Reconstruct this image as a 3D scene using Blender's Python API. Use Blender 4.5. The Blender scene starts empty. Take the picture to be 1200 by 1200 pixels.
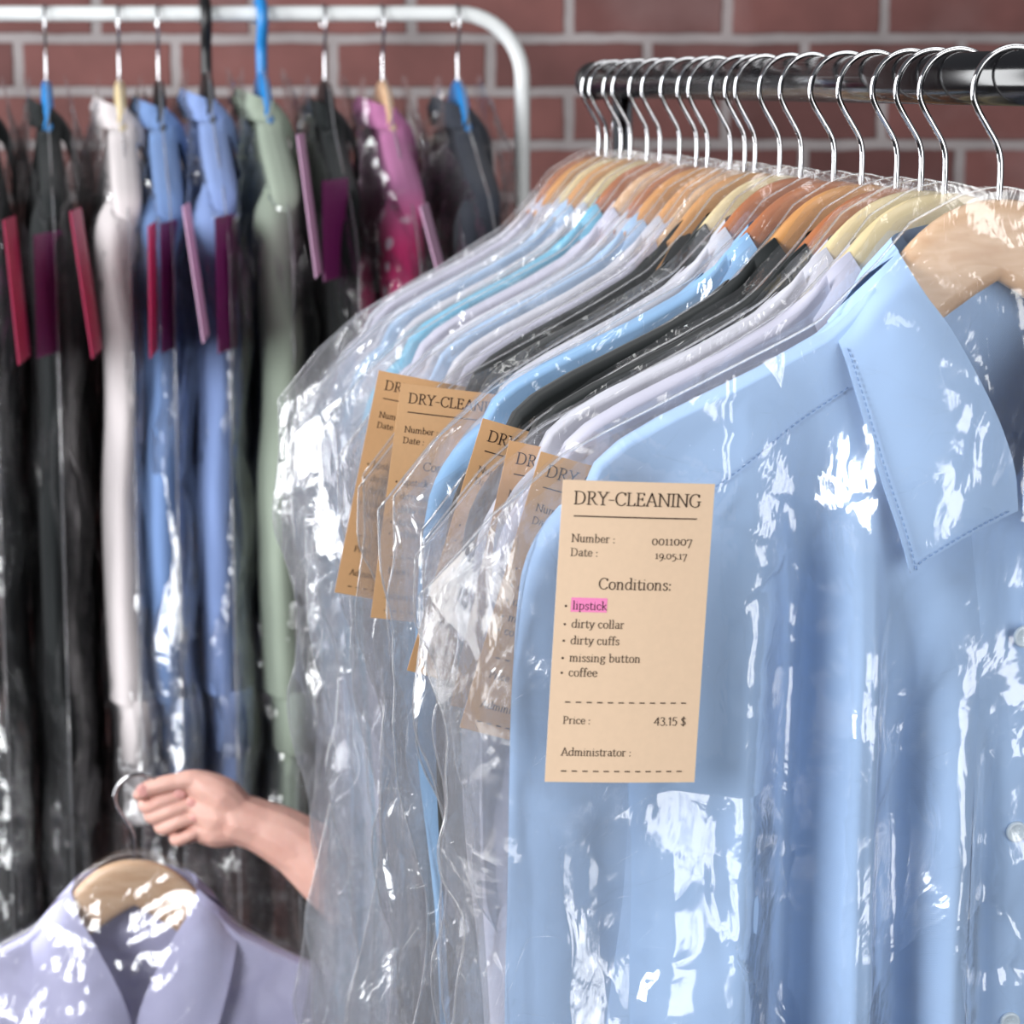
import bpy, bmesh, math, random
import numpy as np
from mathutils import Vector, Matrix

sc = bpy.context.scene
COL = sc.collection
random.seed(7)
PI = math.pi

# ------------------------------------------------------------------ camera maths
F = 3000.0                      # focal length in pixels of a 1200 px frame
HC = 1.60                       # camera height
PITCH = math.atan(500.0 / F)

def at(px, py, zc):
    """world point seen at pixel (px,py) at depth zc along the camera axis"""
    x = (px - 600.0) / F * zc
    y = -(py - 600.0) / F * zc
    c, s = math.cos(PITCH), math.sin(PITCH)
    return Vector((x, zc * c + y * s, HC + y * c - zc * s))

# ------------------------------------------------------------------ noise
def _hash(ix, iy, seed):
    h = (ix * 374761393 + iy * 668265263 + seed * 974634777) & 0xFFFFFFFF
    h = ((h ^ (h >> 13)) * 1274126177) & 0xFFFFFFFF
    h = h ^ (h >> 16)
    return (h & 0xFFFF) / 65535.0

def vnoise(x, y, seed=0):
    x = np.asarray(x, dtype=float); y = np.asarray(y, dtype=float)
    ix = np.floor(x).astype(np.int64); iy = np.floor(y).astype(np.int64)
    fx = x - ix; fy = y - iy
    ux = fx * fx * fx * (fx * (fx * 6 - 15) + 10); uy = fy * fy * fy * (fy * (fy * 6 - 15) + 10)
    a = _hash(ix, iy, seed); b = _hash(ix + 1, iy, seed)
    c = _hash(ix, iy + 1, seed); d = _hash(ix + 1, iy + 1, seed)
    return (a * (1 - ux) + b * ux) * (1 - uy) + (c * (1 - ux) + d * ux) * uy

def fbm(x, y, seed=0, octv=3):
    r = 0; a = 0.5
    for i in range(octv):
        r = r + a * vnoise(x * 2 ** i, y * 2 ** i, seed + 17 * i); a *= 0.5
    return r

def ridged(x, y, seed=0, octv=3):
    r = 0; a = 0.5
    for i in range(octv):
        r = r + a * (1 - np.abs(2 * vnoise(x * 2 ** i, y * 2 ** i, seed + 31 * i) - 1)); a *= 0.5
    return r

def facets(x, y, seed=0, slope=1.0):
    """crumpled film: cells that are small tilted planes"""
    ix = np.floor(x).astype(np.int64); iy = np.floor(y).astype(np.int64)
    best = np.full(x.shape, 1e9); h = np.zeros(x.shape)
    for dx in (-1, 0, 1):
        for dy in (-1, 0, 1):
            cx = ix + dx; cy = iy + dy
            ox = cx + _hash(cx, cy, seed); oy = cy + _hash(cx, cy, seed + 5)
            d = (x - ox) ** 2 + (y - oy) ** 2
            gx = (_hash(cx, cy, seed + 9) - .5) * 2; gy = (_hash(cx, cy, seed + 13) - .5) * 2
            hh = ((x - ox) * gx + (y - oy) * gy) * slope
            m = d < best
            best = np.where(m, d, best); h = np.where(m, hh, h)
    return h

# ------------------------------------------------------------------ mesh helpers
def mesh_from(name, verts, faces, mat=None, smooth=True):
    me = bpy.data.meshes.new(name)
    me.from_pydata([tuple(map(float, v)) for v in verts], [], [tuple(map(int, f)) for f in faces])
    if smooth:
        me.polygons.foreach_set('use_smooth', [True] * len(me.polygons))
    if mat: me.materials.append(mat)
    me.update()
    return me

def add(name, me, parent=None, mat=None):
    o = bpy.data.objects.new(name, me)
    COL.objects.link(o)
    if parent: o.parent = parent
    if mat is not None:
        if not me.materials: me.materials.append(mat)
        o.material_slots[0].link = 'OBJECT'
        o.material_slots[0].material = mat
    return o

def tag(o, label, cat, group=None):
    o['label'] = label; o['category'] = cat
    if group: o['group'] = group
    return o

def empty(name, loc=(0, 0, 0), rz=0.0, label=None, cat=None, group=None):
    o = bpy.data.objects.new(name, None); COL.objects.link(o)
    o.empty_display_size = .05
    o.location = loc; o.rotation_euler = (0, 0, rz)
    if label: tag(o, label, cat, group)
    return o

def grid_faces(nr, nc, base=0, wrap=False, flip=False):
    r = np.arange(nr - 1)[:, None]
    c = np.arange(nc if wrap else nc - 1)[None, :]
    c2 = (c + 1) % nc
    a = base + r * nc + c; b = base + r * nc + c2
    d = base + (r + 1) * nc + c; e = base + (r + 1) * nc + c2
    q = np.stack([a + 0 * c, b, e, d], -1).reshape(-1, 4)
    if flip: q = q[:, ::-1]
    return q

class MB:
    def __init__(s): s.v = []; s.f = []
    def addv(s, verts, faces):
        b = len(s.v); s.v.extend([tuple(map(float, p)) for p in verts])
        s.f.extend([tuple(int(i) + b for i in f) for f in faces])
    def grid(s, P, wrap=False, flip=False):
        nr, nc = P.shape[:2]
        s.addv(P.reshape(-1, 3), grid_faces(nr, nc, 0, wrap, flip))
    def tube(s, path, radii, seg=12, caps=True, flat=(1, 1)):
        path = [Vector(p) for p in path]
        n = len(path)
        if not hasattr(radii, '__len__'): radii = [radii] * n
        t0 = (path[1] - path[0]).normalized()
        ref = Vector((0, 1, 0)) if abs(t0.y) < .9 else Vector((1, 0, 0))
        nrm = (ref - t0 * ref.dot(t0)).normalized()
        rows = []
        for i in range(n):
            t = (path[min(i + 1, n - 1)] - path[max(i - 1, 0)]).normalized()
            nrm = (nrm - t * nrm.dot(t)).normalized()
            bn = t.cross(nrm)
            rows.append([path[i] + (nrm * math.cos(2 * PI * k / seg) * flat[0] + bn * math.sin(2 * PI * k / seg) * flat[1]) * radii[i] for k in range(seg)])
        b = len(s.v)
        for r in rows: s.v.extend([tuple(p) for p in r])
        s.f.extend([tuple(q) for q in (grid_faces(n, seg, b, True)).tolist()])
        if caps:
            s.f.append(tuple(b + k for k in range(seg))[::-1])
            s.f.append(tuple(b + (n - 1) * seg + k for k in range(seg)))
    def box(s, lo, hi):
        (x0, y0, z0), (x1, y1, z1) = lo, hi
        s.addv([(x0,y0,z0),(x1,y0,z0),(x1,y1,z0),(x0,y1,z0),(x0,y0,z1),(x1,y0,z1),(x1,y1,z1),(x0,y1,z1)],
               [(0,3,2,1),(4,5,6,7),(0,1,5,4),(1,2,6,5),(2,3,7,6),(3,0,4,7)])
    def mesh(s, name, mat=None, smooth=True): return mesh_from(name, s.v, s.f, mat, smooth)

def catmull(pts, n=8):
    pts = [np.array(p, float) for p in pts]
    P = [2 * pts[0] - pts[1]] + pts + [2 * pts[-1] - pts[-2]]
    out = []
    for i in range(1, len(P) - 2):
        for k in range(n):
            t = k / n
            out.append(.5 * (2 * P[i] + (P[i+1] - P[i-1]) * t + (2*P[i-1] - 5*P[i] + 4*P[i+1] - P[i+2]) * t*t + (3*P[i] - P[i-1] - 3*P[i+1] + P[i+2]) * t**3))
    out.append(pts[-1])
    return out

def smoothstep(a, b, x):
    t = np.clip((x - a) / (b - a), 0, 1); return t * t * (3 - 2 * t)

# ------------------------------------------------------------------ materials
def srgb(r, g, b):
    f = lambda c: ((c / 255.0) / 12.92) if c / 255.0 <= .04045 else (((c / 255.0) + .055) / 1.055) ** 2.4
    return (f(r), f(g), f(b), 1)

def new_mat(name):
    m = bpy.data.materials.new(name); m.use_nodes = True
    nt = m.node_tree; nt.nodes.clear()
    return m, nt

def N(nt, typ, **kw):
    n = nt.nodes.new(typ)
    for k, v in kw.items(): setattr(n, k, v)
    return n

def simple(name, col, rough=.5, metal=0.0, spec=.5, noise=0.0, nscale=60, bump=0.0, sheen=0.0):
    m, nt = new_mat(name)
    out = N(nt, 'ShaderNodeOutputMaterial'); b = N(nt, 'ShaderNodeBsdfPrincipled')
    b.inputs['Base Color'].default_value = col
    b.inputs['Roughness'].default_value = rough
    b.inputs['Metallic'].default_value = metal
    b.inputs['Specular IOR Level'].default_value = spec
    if sheen: b.inputs['Sheen Weight'].default_value = sheen
    nt.links.new(b.outputs[0], out.inputs[0])
    if noise or bump:
        tc = N(nt, 'ShaderNodeTexCoord'); nz = N(nt, 'ShaderNodeTexNoise')
        nz.inputs['Scale'].default_value = nscale; nz.inputs['Detail'].default_value = 4
        nt.links.new(tc.outputs['Object'], nz.inputs['Vector'])
        if noise:
            mx = N(nt, 'ShaderNodeMix', data_type='RGBA')
            mx.inputs[6].default_value = tuple(c * (1 - noise) for c in col[:3]) + (1,)
            mx.inputs[7].default_value = tuple(min(1, c * (1 + noise)) for c in col[:3]) + (1,)
            nt.links.new(nz.outputs['Fac'], mx.inputs[0]); nt.links.new(mx.outputs[2], b.inputs['Base Color'])
        if bump:
            bp = N(nt, 'ShaderNodeBump'); bp.inputs['Strength'].default_value = bump; bp.inputs['Distance'].default_value = .001
            nt.links.new(nz.outputs['Fac'], bp.inputs['Height']); nt.links.new(bp.outputs[0], b.inputs['Normal'])
    return m

def fabric(name, col, rough=.75, trans=.12):
    """woven cotton: fine weave bump, faint tone variation, a little light coming through"""
    m, nt = new_mat(name)
    out = N(nt, 'ShaderNodeOutputMaterial'); b = N(nt, 'ShaderNodeBsdfPrincipled')
    b.inputs['Roughness'].default_value = rough; b.inputs['Specular IOR Level'].default_value = .25
    b.inputs['Sheen Weight'].default_value = .15
    tc = N(nt, 'ShaderNodeTexCoord')
    nz = N(nt, 'ShaderNodeTexNoise'); nz.inputs['Scale'].default_value = 14; nz.inputs['Detail'].default_value = 3
    nt.links.new(tc.outputs['Object'], nz.inputs['Vector'])
    mx = N(nt, 'ShaderNodeMix', data_type='RGBA')
    mx.inputs[6].default_value = tuple(c * .9 for c in col[:3]) + (1,); mx.inputs[7].default_value = tuple(min(1, c * 1.08) for c in col[:3]) + (1,)
    nt.links.new(nz.outputs['Fac'], mx.inputs[0]); nt.links.new(mx.outputs[2], b.inputs['Base Color'])
    wv = N(nt, 'ShaderNodeTexWave', bands_direction='DIAGONAL'); wv.inputs['Scale'].default_value = 700
    nt.links.new(tc.outputs['Object'], wv.inputs['Vector'])
    bp = N(nt, 'ShaderNodeBump'); bp.inputs['Strength'].default_value = .08; bp.inputs['Distance'].default_value = .0005
    nt.links.new(wv.outputs['Fac'], bp.inputs['Height']); nt.links.new(bp.outputs[0], b.inputs['Normal'])
    tr = N(nt, 'ShaderNodeBsdfTranslucent'); nt.links.new(mx.outputs[2], tr.inputs['Color'])
    ms = N(nt, 'ShaderNodeMixShader'); ms.inputs[0].default_value = trans
    nt.links.new(b.outputs[0], ms.inputs[1]); nt.links.new(tr.outputs[0], ms.inputs[2]); nt.links.new(ms.outputs[0], out.inputs[0])
    return m

def film_mat(name, milk=.05, refl=1.9, rough=.07, facet=1.0, tint=(.985, .985, .99, 1), graze=.3, cap=.7, fine=False):
    """thin clear poly film: transparent, Fresnel sheen on crumpled facets, faint milkiness"""
    m, nt = new_mat(name)
    L = nt.links.new
    out = N(nt, 'ShaderNodeOutputMaterial')
    tc = N(nt, 'ShaderNodeTexCoord'); oi = N(nt, 'ShaderNodeObjectInfo')
    off = N(nt, 'ShaderNodeVectorMath', operation='SCALE'); off.inputs[0].default_value = (37, 11, 53)
    L(oi.outputs['Random'], off.inputs['Scale'])
    av = N(nt, 'ShaderNodeVectorMath', operation='ADD'); L(tc.outputs['Object'], av.inputs[0]); L(off.outputs[0], av.inputs[1])
    wn = N(nt, 'ShaderNodeTexNoise'); wn.inputs['Scale'].default_value = 9; wn.inputs['Detail'].default_value = 2
    L(av.outputs[0], wn.inputs['Vector'])
    ws = N(nt, 'ShaderNodeVectorMath', operation='SCALE'); ws.inputs['Scale'].default_value = .09
    L(wn.outputs['Color'], ws.inputs[0])
    wv = N(nt, 'ShaderNodeVectorMath', operation='ADD'); L(av.outputs[0], wv.inputs[0]); L(ws.outputs[0], wv.inputs[1])
    heights = []
    for (sc_, stretch, amp) in ((8.0, (1.0, .25, .45), .8), (26.0, (1.0, .25, .6), .30), (80.0, (1, .25, .8), .09))[:3 if fine else 2]:
        mp = N(nt, 'ShaderNodeMapping'); mp.inputs['Scale'].default_value = stretch
        L(wv.outputs[0], mp.inputs['Vector'])
        vo = N(nt, 'ShaderNodeTexVoronoi'); vo.inputs['Scale'].default_value = sc_
        L(mp.outputs[0], vo.inputs['Vector'])
        # random plane per cell: dot(colour - .5, p*scale - cell)
        c0 = N(nt, 'ShaderNodeVectorMath', operation='SUBTRACT'); L(vo.outputs['Color'], c0.inputs[0]); c0.inputs[1].default_value = (.5, .5, .5)
        ps = N(nt, 'ShaderNodeVectorMath', operation='SUBTRACT'); L(mp.outputs[0], ps.inputs[0]); L(vo.outputs['Position'], ps.inputs[1])
        dt = N(nt, 'ShaderNodeVectorMath', operation='DOT_PRODUCT'); L(c0.outputs[0], dt.inputs[0]); L(ps.outputs[0], dt.inputs[1])
        ml = N(nt, 'ShaderNodeMath', operation='MULTIPLY'); L(dt.outputs['Value'], ml.inputs[0]); ml.inputs[1].default_value = amp * facet
        heights.append(ml)
    nf = N(nt, 'ShaderNodeTexNoise'); nf.inputs['Scale'].default_value = 30; nf.inputs['Detail'].default_value = 4
    mp2 = N(nt, 'ShaderNodeMapping'); mp2.inputs['Scale'].default_value = (1, .3, .5); L(wv.outputs[0], mp2.inputs['Vector']); L(mp2.outputs[0], nf.inputs['Vector'])
    ab = N(nt, 'ShaderNodeMath', operation='SUBTRACT'); L(nf.outputs['Fac'], ab.inputs[0]); ab.inputs[1].default_value = .5
    ab2 = N(nt, 'ShaderNodeMath', operation='ABSOLUTE'); L(ab.outputs[0], ab2.inputs[0])
    ab3 = N(nt, 'ShaderNodeMath', operation='MULTIPLY'); L(ab2.outputs[0], ab3.inputs[0]); ab3.inputs[1].default_value = -.008 * facet
    # crumpled patches come and go over the sheet
    pn = N(nt, 'ShaderNodeTexNoise'); pn.inputs['Scale'].default_value = 6; pn.inputs['Detail'].default_value = 1
    L(av.outputs[0], pn.inputs['Vector'])
    pr = N(nt, 'ShaderNodeMapRange'); pr.inputs[1].default_value = .38; pr.inputs[2].default_value = .62; pr.inputs[3].default_value = .25; pr.inputs[4].default_value = 1.0
    L(pn.outputs['Fac'], pr.inputs[0])
    s1 = N(nt, 'ShaderNodeMath', operation='ADD'); L(heights[1].outputs[0], s1.inputs[0]); s1.inputs[1].default_value = 0
    if fine: L(heights[2].outputs[0], s1.inputs[1])
    s2 = N(nt, 'ShaderNodeMath', operation='MULTIPLY'); L(s1.outputs[0], s2.inputs[0]); L(pr.outputs[0], s2.inputs[1])
    s3 = N(nt, 'ShaderNodeMath', operation='ADD'); L(s2.outputs[0], s3.inputs[0]); L(heights[0].outputs[0], s3.inputs[1])
    s4 = N(nt, 'ShaderNodeMath', operation='ADD'); L(s3.outputs[0], s4.inputs[0]); L(ab3.outputs[0], s4.inputs[1])
    bp = N(nt, 'ShaderNodeBump'); bp.inputs['Strength'].default_value = 1.0; bp.inputs['Distance'].default_value = .55
    L(s4.outputs[0], bp.inputs['Height'])
    fr = N(nt, 'ShaderNodeFresnel'); fr.inputs['IOR'].default_value = 1.5
    geo = N(nt, 'ShaderNodeNewGeometry')
    ior = N(nt, 'ShaderNodeMapRange'); L(geo.outputs['Backfacing'], ior.inputs[0]); ior.inputs[3].default_value = 1.5; ior.inputs[4].default_value = 1 / 1.5
    # Fresnel node inverts the IOR on back faces; feeding the inverse keeps a thin sheet alike from both sides
    L(ior.outputs[0], fr.inputs['IOR'])
    L(bp.outputs[0], fr.inputs['Normal'])
    fm = N(nt, 'ShaderNodeMath', operation='MULTIPLY'); fm.use_clamp = True; L(fr.outputs[0], fm.inputs[0]); fm.inputs[1].default_value = refl
    fm2 = N(nt, 'ShaderNodeMath', operation='MINIMUM'); L(fm.outputs[0], fm2.inputs[0]); fm2.inputs[1].default_value = cap
    gl = N(nt, 'ShaderNodeBsdfGlossy'); gl.inputs['Roughness'].default_value = rough; L(bp.outputs[0], gl.inputs['Normal'])
    gl.inputs['Color'].default_value = (1, 1, 1, 1)
    tp = N(nt, 'ShaderNodeBsdfTransparent'); tp.inputs['Color'].default_value = tint
    df = N(nt, 'ShaderNodeBsdfDiffuse'); df.inputs['Color'].default_value = (.93, .94, .97, 1)
    tl = N(nt, 'ShaderNodeBsdfTranslucent'); tl.inputs['Color'].default_value = (.93, .94, .97, 1)
    mk = N(nt, 'ShaderNodeMixShader'); mk.inputs[0].default_value = .4; L(df.outputs[0], mk.inputs[1]); L(tl.outputs[0], mk.inputs[2])
    lw = N(nt, 'ShaderNodeLayerWeight'); lw.inputs['Blend'].default_value = .5
    pw = N(nt, 'ShaderNodeMath', operation='POWER'); L(lw.outputs['Facing'], pw.inputs[0]); pw.inputs[1].default_value = 3.0
    mr = N(nt, 'ShaderNodeMapRange'); L(pw.outputs[0], mr.inputs[0]); mr.inputs[3].default_value = milk; mr.inputs[4].default_value = graze
    m1 = N(nt, 'ShaderNodeMixShader'); L(mr.outputs[0], m1.inputs[0]); L(tp.outputs[0], m1.inputs[1]); L(mk.outputs[0], m1.inputs[2])
    m2 = N(nt, 'ShaderNodeMixShader'); L(fm2.outputs[0], m2.inputs[0]); L(m1.outputs[0], m2.inputs[1]); L(gl.outputs[0], m2.inputs[2])
    L(m2.outputs[0], out.inputs[0])
    return m

def wood(name, c1, c2, axis=(6, 30, 30)):
    m, nt = new_mat(name); L = nt.links.new
    out = N(nt, 'ShaderNodeOutputMaterial'); b = N(nt, 'ShaderNodeBsdfPrincipled')
    tc = N(nt, 'ShaderNodeTexCoord'); mp = N(nt, 'ShaderNodeMapping'); mp.inputs['Scale'].default_value = axis
    mp.inputs['Rotation'].default_value = (0, math.radians(25), 0)
    L(tc.outputs['Object'], mp.inputs['Vector'])
    nz = N(nt, 'ShaderNodeTexNoise'); nz.inputs['Scale'].default_value = 3; nz.inputs['Detail'].default_value = 6; nz.inputs['Distortion'].default_value = .4
    L(mp.outputs[0], nz.inputs['Vector'])
    mx = N(nt, 'ShaderNodeMix', data_type='RGBA'); mx.inputs[6].default_value = c1; mx.inputs[7].default_value = c2
    L(nz.outputs['Fac'], mx.inputs[0]); L(mx.outputs[2], b.inputs['Base Color'])
    b.inputs['Roughness'].default_value = .38; b.inputs['Coat Weight'].default_value = .3; b.inputs['Coat Roughness'].default_value = .15
    L(b.outputs[0], out.inputs[0])
    return m

def brick_mat():
    m, nt = new_mat('old_red_brick'); L = nt.links.new
    out = N(nt, 'ShaderNodeOutputMaterial'); b = N(nt, 'ShaderNodeBsdfPrincipled'); b.inputs['Roughness'].default_value = .85
    tc = N(nt, 'ShaderNodeTexCoord')
    sx = N(nt, 'ShaderNodeSeparateXYZ'); L(tc.outputs['Object'], sx.inputs[0])
    cb0 = N(nt, 'ShaderNodeCombineXYZ'); L(sx.outputs[0], cb0.inputs[0]); L(sx.outputs[2], cb0.inputs[1])
    cb = N(nt, 'ShaderNodeVectorMath', operation='ADD'); L(cb0.outputs[0], cb.inputs[0]); cb.inputs[1].default_value = (.031, -.016, 0)
    # slightly ragged edges
    nz = N(nt, 'ShaderNodeTexNoise'); nz.inputs['Scale'].default_value = 18; nz.inputs['Detail'].default_value = 4; L(cb.outputs[0], nz.inputs['Vector'])
    sb = N(nt, 'ShaderNodeVectorMath', operation='SUBTRACT'); L(nz.outputs['Color'], sb.inputs[0]); sb.inputs[1].default_value = (.5, .5, .5)
    sl = N(nt, 'ShaderNodeVectorMath', operation='SCALE'); L(sb.outputs[0], sl.inputs[0]); sl.inputs['Scale'].default_value = .008
    ad = N(nt, 'ShaderNodeVectorMath', operation='ADD'); L(cb.outputs[0], ad.inputs[0]); L(sl.outputs[0], ad.inputs[1])
    br = N(nt, 'ShaderNodeTexBrick'); L(ad.outputs[0], br.inputs['Vector'])
    br.inputs['Scale'].default_value = 1; br.inputs['Brick Width'].default_value = .225; br.inputs['Row Height'].default_value = .075
    br.inputs['Mortar Size'].default_value = .0085; br.inputs['Mortar Smooth'].default_value = .3; br.inputs['Bias'].default_value = 0
    br.inputs['Color1'].default_value = srgb(*BRICK1); br.inputs['Color2'].default_value = srgb(*BRICK2); br.inputs['Mortar'].default_value = srgb(158, 150, 150)
    n2 = N(nt, 'ShaderNodeTexNoise'); n2.inputs['Scale'].default_value = 7; n2.inputs['Detail'].default_value = 6; L(cb.outputs[0], n2.inputs['Vector'])
    mr = N(nt, 'ShaderNodeMapRange'); L(n2.outputs['Fac'], mr.inputs[0]); mr.inputs[1].default_value = .3; mr.inputs[2].default_value = .7; mr.inputs[3].default_value = .72; mr.inputs[4].default_value = 1.25
    mm = N(nt, 'ShaderNodeMix', data_type='RGBA', blend_type='MULTIPLY'); mm.inputs[0].default_value = 1
    L(br.outputs['Color'], mm.inputs[6]); L(mr.outputs[0], mm.inputs[7])
    # pale lime bloom on some bricks
    n3 = N(nt, 'ShaderNodeTexNoise'); n3.inputs['Scale'].default_value = 3.3; n3.inputs['Detail'].default_value = 5; L(cb.outputs[0], n3.inputs['Vector'])
    m3 = N(nt, 'ShaderNodeMapRange'); L(n3.outputs['Fac'], m3.inputs[0]); m3.inputs[1].default_value = .55; m3.inputs[2].default_value = .75; m3.inputs[3].default_value = 0; m3.inputs[4].default_value = .35
    mx = N(nt, 'ShaderNodeMix', data_type='RGBA'); L(m3.outputs[0], mx.inputs[0]); L(mm.outputs[2], mx.inputs[6]); mx.inputs[7].default_value = srgb(170, 145, 145)
    L(mx.outputs[2], b.inputs['Base Color'])
    iv = N(nt, 'ShaderNodeMath', operation='SUBTRACT'); iv.inputs[0].default_value = 1; L(br.outputs['Fac'], iv.inputs[1])
    hs = N(nt, 'ShaderNodeMath', operation='MULTIPLY_ADD'); L(n2.outputs['Fac'], hs.inputs[0]); hs.inputs[1].default_value = .4; L(iv.outputs[0], hs.inputs[2])
    bp = N(nt, 'ShaderNodeBump'); bp.inputs['Strength'].default_value = .7; bp.inputs['Distance'].default_value = .008
    L(hs.outputs[0], bp.inputs['Height']); L(bp.outputs[0], b.inputs['Normal'])
    L(b.outputs[0], out.inputs[0])
    return m

BRICK1 = (128, 82, 78); BRICK2 = (100, 64, 62)

M = {}
M['brick'] = brick_mat()
M['floor'] = simple('dark_floor', srgb(58, 50, 47), .6, noise=.2, nscale=8)
M['chrome'] = simple('chrome', (.60, .60, .62, 1), .10, 1.0)
M['dark_chrome'] = simple('dark_steel', (.25, .25, .26, 1), .15, 1.0)
M['black_gloss'] = simple('black_gloss', (.006, .006, .007, 1), .16, 0, .6)
M['black_plastic'] = simple('black_plastic', (.01, .01, .011, 1), .35)
M['white_paint'] = simple('white_paint', srgb(225, 228, 228), .3, noise=.03)
M['blue_plastic'] = simple('blue_plastic', srgb(40, 130, 200), .35)
M['wood_pale'] = wood('beech_pale', srgb(196, 146, 104), srgb(238, 206, 172), (14, 60, 60))
M['wood_honey'] = wood('beech_honey', srgb(196, 132, 72), srgb(222, 168, 112))
M['wood_yellow'] = wood('beech_yellow', srgb(216, 192, 142), srgb(235, 218, 176))
M['wood_dark'] = wood('beech_red', srgb(160, 92, 56), srgb(190, 124, 84))
M['film'] = film_mat('poly_film', .046, 2.3, .11, 1.2)
M['film_near'] = film_mat('poly_film_near', .055, 2.5, .13, .95, fine=True)
M['film_far'] = film_mat('poly_film_far', .008, 3.0, .10, 2.5, graze=.08, cap=.5)
M['seam'] = film_mat('sealed_film_edge', .22, 4.0, .12, .3, graze=.5)
M['tag'] = simple('kraft_card', srgb(226, 198, 170), .75, noise=.04, nscale=300, spec=.2)
M['tag_warm'] = simple('kraft_card_warm', srgb(214, 168, 122), .75, noise=.05, nscale=300, spec=.2)
M['ink'] = simple('dark_ink', srgb(58, 46, 42), .8, spec=.1)
M['pink_mark'] = simple('pink_highlighter', srgb(240, 140, 190), .8, spec=.1)
M['stitch'] = simple('stitch_thread', srgb(120, 155, 205), .8)
M['button'] = simple('pearl_button', srgb(205, 222, 235), .15, spec=.7)
M['crimson'] = simple('crimson_card', srgb(176, 22, 78), .5)
M['purple'] = simple('purple_card', srgb(120, 30, 100), .5)
M['pink_card'] = simple('pale_pink_card', srgb(226, 180, 214), .5)
CLOTH = {
 'blue': fabric('blue_cotton', srgb(174, 206, 247), trans=.05),
 'paleblue': fabric('pale_blue_cotton', srgb(176, 205, 238)),
 'sky': fabric('sky_blue_cotton', srgb(146, 188, 230)),
 'cyan': fabric('turquoise_cotton', srgb(120, 188, 218)),
 'white': fabric('white_cotton', srgb(204, 204, 214)),
 'lilacwhite': fabric('lilac_white_cotton', srgb(200, 199, 216)),
 'lilac': fabric('lilac_cotton', srgb(214, 213, 250)),
 'black': fabric('black_cotton', srgb(18, 23, 24), trans=0.0),
 'charcoal': fabric('charcoal_cotton', srgb(52, 56, 66), trans=0.0),
 'cream': fabric('cream_cotton', srgb(222, 214, 214)),
 'steel': fabric('steel_blue_cotton', srgb(120, 150, 200)),
 'peri': fabric('periwinkle_cotton', srgb(140, 164, 216)),
 'sage': fabric('sage_cotton', srgb(160, 172, 156)),
 'mauve': fabric('mauve_cotton', srgb(190, 120, 165)),
}

def floral():
    m = CLOTH['mauve']; nt = m.node_tree; L = nt.links.new
    b = [n for n in nt.nodes if n.type == 'BSDF_PRINCIPLED'][0]
    src = b.inputs['Base Color'].links[0].from_socket
    tc = N(nt, 'ShaderNodeTexCoord'); sx = N(nt, 'ShaderNodeSeparateXYZ'); L(tc.outputs['Object'], sx.inputs[0])
    lo = N(nt, 'ShaderNodeMapRange'); L(sx.outputs[2], lo.inputs[0])
    lo.inputs[1].default_value = -.11; lo.inputs[2].default_value = -.17; lo.inputs[3].default_value = 0; lo.inputs[4].default_value = 1
    vo = N(nt, 'ShaderNodeTexVoronoi'); vo.inputs['Scale'].default_value = 42; L(tc.outputs['Object'], vo.inputs['Vector'])
    th = N(nt, 'ShaderNodeMapRange'); L(vo.outputs['Distance'], th.inputs[0]); th.inputs[1].default_value = .36; th.inputs[2].default_value = .28
    th.inputs[3].default_value = 0; th.inputs[4].default_value = 1
    m1 = N(nt, 'ShaderNodeMix', data_type='RGBA'); L(lo.outputs[0], m1.inputs[0]); L(src, m1.inputs[6]); m1.inputs[7].default_value = srgb(214, 62, 122)
    ml = N(nt, 'ShaderNodeMath', operation='MULTIPLY'); L(lo.outputs[0], ml.inputs[0]); L(th.outputs[0], ml.inputs[1])
    m2 = N(nt, 'ShaderNodeMix', data_type='RGBA'); L(ml.outputs[0], m2.inputs[0]); L(m1.outputs[2], m2.inputs[6]); m2.inputs[7].default_value = srgb(240, 224, 236)
    L(m2.outputs[2], b.inputs['Base Color'])
floral()

# ------------------------------------------------------------------ garment shapes (hanger-local: apex of the wood at 0,0,0; front is -y)
TOPX = [0, .010, .02, .030, .040, .050, .059, .075, .09, .12, .17, .190, .203, .212, .24, .27]
TOPZ = [0, -.0008, -.003, -.0075, -.0145, -.025, -.037, -.056, -.069, -.085, -.108, -.119, -.130, -.150, -.19, -.22]
BOTX = [0, .012, .035, .06, .10, .17, .215]
BOTZ = [-.041, -.048, -.064, -.086, -.108, -.134, -.146]

def ztop(x): return np.interp(np.abs(x), TOPX, TOPZ)

def hanger_meshes():
    # wood: two arms in one carved body
    n = 71
    xs = np.linspace(-.199, .199, n)
    k = np.ones(5) / 5
    zt = np.convolve(np.pad(np.interp(np.abs(xs), TOPX[:11] + [.2], TOPZ[:11] + [-.124]), 2, 'edge'), k, 'valid')
    zb = np.interp(np.abs(xs), BOTX, BOTZ)
    yc = 0 * xs
    th = .0065 - .0025 * smoothstep(.07, .12, np.abs(xs))
    seg = 16
    P = np.zeros((n, seg, 3))
    for i in range(n):
        endf = math.sqrt(max(0.0, 1 - (max(0, abs(xs[i]) - .184) / .0155) ** 2))
        hz = (zt[i] - zb[i]) / 2 * max(.12, endf); cz = (zt[i] + zb[i]) / 2
        for j in range(seg):
            a = 2 * PI * j / seg
            ca, sa = math.cos(a), math.sin(a)
            P[i, j] = (xs[i], yc[i] + th[i] * max(.15, endf) * math.copysign(abs(ca) ** .7, ca), cz + hz * math.copysign(abs(sa) ** .55, sa))
    mb = MB(); mb.grid(P, wrap=True)
    mb.f.append(tuple(range(seg))); mb.f.append(tuple((n - 1) * seg + j for j in range(seg))[::-1])
    wood_me = mb.mesh('hanger_wood')
    return wood_me

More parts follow.
